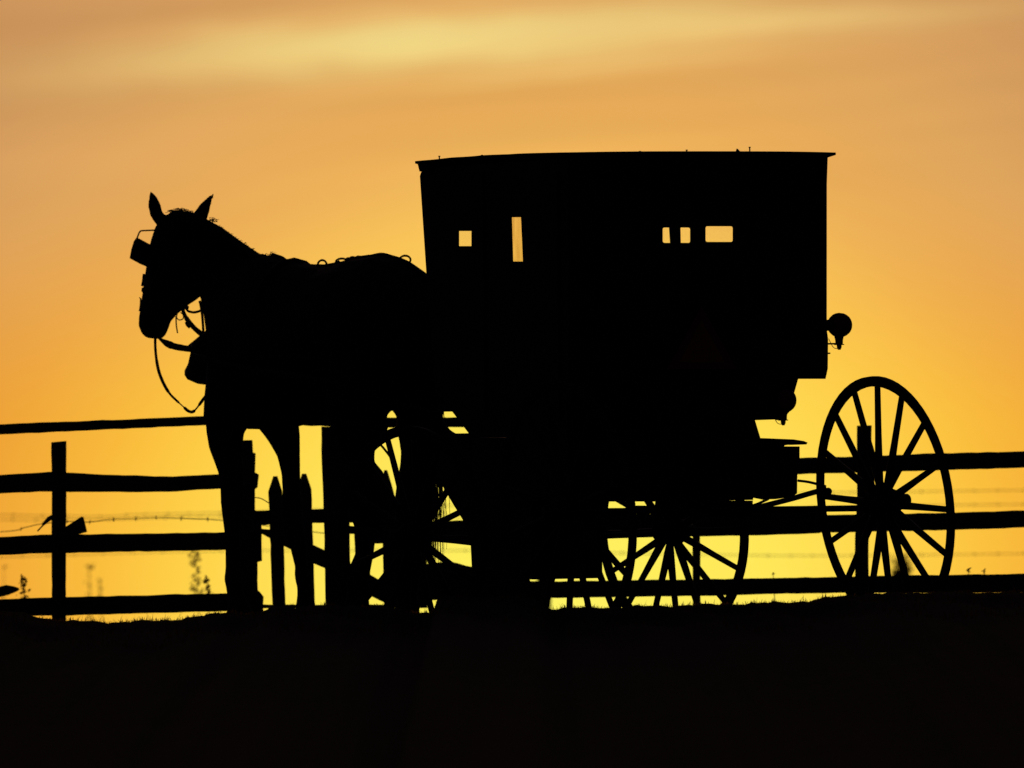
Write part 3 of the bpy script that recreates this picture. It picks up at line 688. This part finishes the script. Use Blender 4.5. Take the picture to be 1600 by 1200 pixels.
for _ in range(70):
    x = random.uniform(266, 302); y = interp(x, [(262, 335), (272, 331), (282, 329), (292, 332), (300, 335)])+2
    p = W(x, y, yh(x)); a = random.uniform(-1.4, .9); l_ = random.uniform(.006, .024)
    st.append([p, p+Vector((math.sin(a)*l_, -.005, abs(math.cos(a))*l_)), p+Vector((math.sin(a-.5)*l_*1.9, -.01, math.cos(a-.5)*l_*1.0))])
hair('forelock', st, .0032)
st = []
tailx = .0
for i in range(190):
    k = random.random(); x0 = 676+random.gauss(0, 3); xe = random.gauss(674, 10); ye = random.uniform(800, 905)
    yy = 2.25+random.gauss(0, .04)
    st.append(smooth_path([W(x0, 480, yy+.1), W(x0+6, 560, yy), W(x0+4+(xe-674)*.35, 680, yy), W((x0+xe)/2+(xe-674)*.35, 770, yy), W(xe+random.gauss(0, 2), ye, yy+random.gauss(0, .03))], 3))
hair('tail', st, .0028)

# harness
def strap(name, pts, r_, y=None, n=6, flat=.4, m='leather', dy=0, sm=5, par=None):
    P = [W(p[0], p[1], (yh(p[0]) if y is None else (yc(p[0]) if y == 'c' else y))+dy) for p in pts]
    b = MB(); b.tube(smooth_path(P, sm), r_, n, flat); return b.build(name, m, par or horse, off=hbase)
# bridle
bl = MB()
def band(mb, x1, y1, x2, y2, w_, yf, th, r_=.010):
    lat = Vector((-math.sin(th), -math.cos(th), 0)); mx, my = (x1+x2)/2, (y1+y2)/2
    dx, dy = x1-x2, y1-y2; L = math.hypot(dx, dy); nx_, ny_ = dx/L, dy/L
    B = w_*math.sin(th)*348*abs(nx_); A = math.sqrt(max((L/2)**2-B*B, (.45*L/2)**2))
    C = W(mx, my, yf(mx)); a3 = W(mx+nx_*A, my+ny_*A, yf(mx+nx_*A))-C
    pts = [C+a3*math.cos(2*PI*k/24)+lat*(w_*math.sin(2*PI*k/24)) for k in range(25)]
    mb.tube(pts, r_, 6, 1.0)
band(bl, 224, 452, 292, 482, .066, yh, TH3, .009)
bridle = bl.build('bridle', 'leather', horse, off=hbase)
bl = MB(); band(bl, 247, 355, 329, 382, .080, yh, TH3, .008); bl.build('browband', 'leather', bridle, off=None if False else hbase)
# small straps and buckles along the face
strap('buckle', [(225, 428), (223.5, 440), (222, 447)], [.007]*11, n=6, flat=1, m='iron', par=bridle)
strap('buckle', [(222.5, 450), (225, 454), (226, 458)], [.006]*11, n=6, flat=1, m='iron', par=bridle)
strap('strap_end', [(218, 464.5), (220.5, 469), (223, 474)], .0028, par=bridle, flat=1)
strap('strap_end', [(220, 466), (219, 480), (217.5, 486)], .004, par=bridle, flat=1)
# blinders
def plate(name, poly, y, th):
    b = MB(); b.panel([poly], lambda a, c: W(a, c, y+(a-230)*.0009), (0, th, 0)); return b.build(name, 'leather', bridle, off=hbase)
plate('blinder', [(213.5, 370.5), (232, 380.5), (246, 386), (244, 420), (231, 417.5), (218, 412), (202.5, 403.5), (205, 390), (209, 377)], yh(235)-.10, .012)
plate('blinder', [(262, 372), (292, 378), (296, 408), (268, 414)], yh(235)+.14, .012)
strap('blinder_stay', [(247, 359.5), (232, 360), (222, 360.5), (219, 361.5), (216.5, 366), (214, 373)], .0042, y=yh(235)-.09, par=bridle, flat=1)
# check straps under the head
YS = yh(300)
strap('cheek_strap', [(282, 482), (290, 481), (294, 486), (302, 488), (309, 487), (315, 484.5)], .0068, y=YS, flat=1)
strap('check_strap', [(284, 478), (287, 488), (293, 500), (303, 512), (311, 519), (319, 526)], [.010]*9+[.0135]*10+[.0145]*7, y=YS, flat=.6)
strap('throat_strap', [(312, 470), (315, 485), (317, 505), (318, 526)], .0072, y=YS+.02, flat=1)
strap('rein_ring', [(277, 491), (276, 496), (280, 500), (286, 498), (286, 492), (282, 488)], .003, y=YS-.02, flat=1, m='iron')
strap('strap_end', [(275, 494), (275.5, 508), (277.5, 520.5)], .0038, y=YS-.02, flat=1)
strap('keeper', [(291, 503), (293, 508), (297, 511.5)], .009, y=YS-.01, flat=1)
strap('rein', [(322, 503), (326, 510), (321, 518), (318, 524)], .003, y=YS+.03, flat=1)
strap('martingale', [(248, 528), (258, 535), (270, 540.5), (284, 543.5), (300, 545.5), (316, 545)], [.006, .007, .009, .011, .013, .016, .018, .019, .02, .0205]+[.018]*6+[.017]*10, y=YS-.02, flat=.6)
strap('martingale', [(296, 542), (306, 534), (316, 526), (330, 520)], .012, y=YS+.02, flat=.6)
strap('rein', [(242.5, 529), (242.8, 545), (245, 565), (249, 583), (257, 602), (266, 616), (276, 626), (287, 636), (294, 642), (301, 643.5), (308, 637), (319, 622), (328, 612)], [.0075]*10+[.0088]*14+[.0066]*8+[.0035]*4+[.0085]*12+[.0045]*4+[.0085]*9, y=YS-.05, flat=.7)
# collar
cl = MB()
station_tube([(326, 515, 372, 512, .05), (311, 526, 368, 524, .07), (297.5, 538, 366, 534, .08), (297, 552, 366, 551, .085), (293, 569, 366, 570, .085), (287.5, 579, 366, 580, .08), (287.5, 586, 366, 588, .08), (292, 592.5, 366, 596, .075), (308, 599, 360, 604, .05)], yc, TH2, 18, cl)
cl.build('breast_collar', 'leather', horse, smooth=True, off=hbase)
strap('trace_end', [(580, 678), (593, 693), (604, 706), (620, 728)], .0062, y=2.4, flat=1)
# saddle, back strap and rings
strap('back_strap', [(425, 398), (440, 402.5), (452, 411), (466, 409.5), (480, 415), (500, 416.5), (520, 413.5), (535, 411), (548, 406.5), (560, 404.5), (580, 400.5), (597, 397.5), (612, 401), (625, 405), (640, 412), (655, 424), (668, 438)], .009, y='c', flat=1)
bs = MB(); band(bs, 459, 406, 459, 664, .268, yc, TH2, .012); sad = bs.build('saddle_pad', 'leather', horse, off=hbase)
strap('loop', [(545, 409), (556, 402.5), (566, 401.5), (577, 400)], .007, y='c', flat=1, par=sad)
strap('loop', [(612, 401.5), (618, 402), (624, 405)], .006, y='c', flat=1, par=sad)
def ring(cx, cy, rx, ry, tilt=0):
    P = [(cx+math.cos(a)*rx, cy+math.sin(a)*ry) for a in [2*PI*k/16 for k in range(17)]]
    strap('terret_ring', P, .0052, y='c', flat=1, m='iron', sm=2, par=sad)
ring(503.5, 413.5, 6.8, 7); ring(534, 409, 9, 5); ring(633, 406, 8.5, 6.5); ring(551, 404.5, 5, 2.8); ring(560, 403, 4, 2.2); ring(544, 406, 3.5, 2.5)
strap('loop', [(482, 414.5), (496, 414), (512, 414), (522, 411.5), (530, 408)], .0045, y='c', flat=1, par=sad)
bs = MB(); band(bs, 668, 452, 560, 560, .30, yc, TH2, .014); bs.build('breeching_strap', 'leather', horse, off=hbase)
for side in (1, -1):
    P = []
    for px, py in ((385, 560), (430, 560), (520, 560), (600, 565)):
        p = W(px, py, yc(px)) + Vector((-math.sin(TH2), -math.cos(TH2), 0))*side*.28; P.append(p)
    b = MB(); b.tube(P, .012, 6, .4); b.build('trace', 'leather', horse, off=hbase)

# shafts (part of the buggy)
for side in (1, -1):
    lat = Vector((-math.sin(TH2), -math.cos(TH2), 0))*side
    a = BM @ (Vector((XA, 0, zfw+.02)) + da*(.30*side))
    if side > 0: P = [a, W(725, 704, 1.9), W(697, 675, 2.2), W(664, 645, 2.25)]
    else: P = [a]
    P += [W(600, 600, yc(600))+lat*.34, W(480, 580, yc(480))+lat*.36, W(385, 560, yc(385))+lat*.32]
    b = MB(); b.tube([BI @ p for p in smooth_path(P, 5)], .021, 8); b.build('shaft', 'shaft_wood', buggy)
print('objects', len(bpy.data.objects), 'tris', sum(len(o.data.polygons)*2 for o in bpy.data.objects if o.type == 'MESH'))
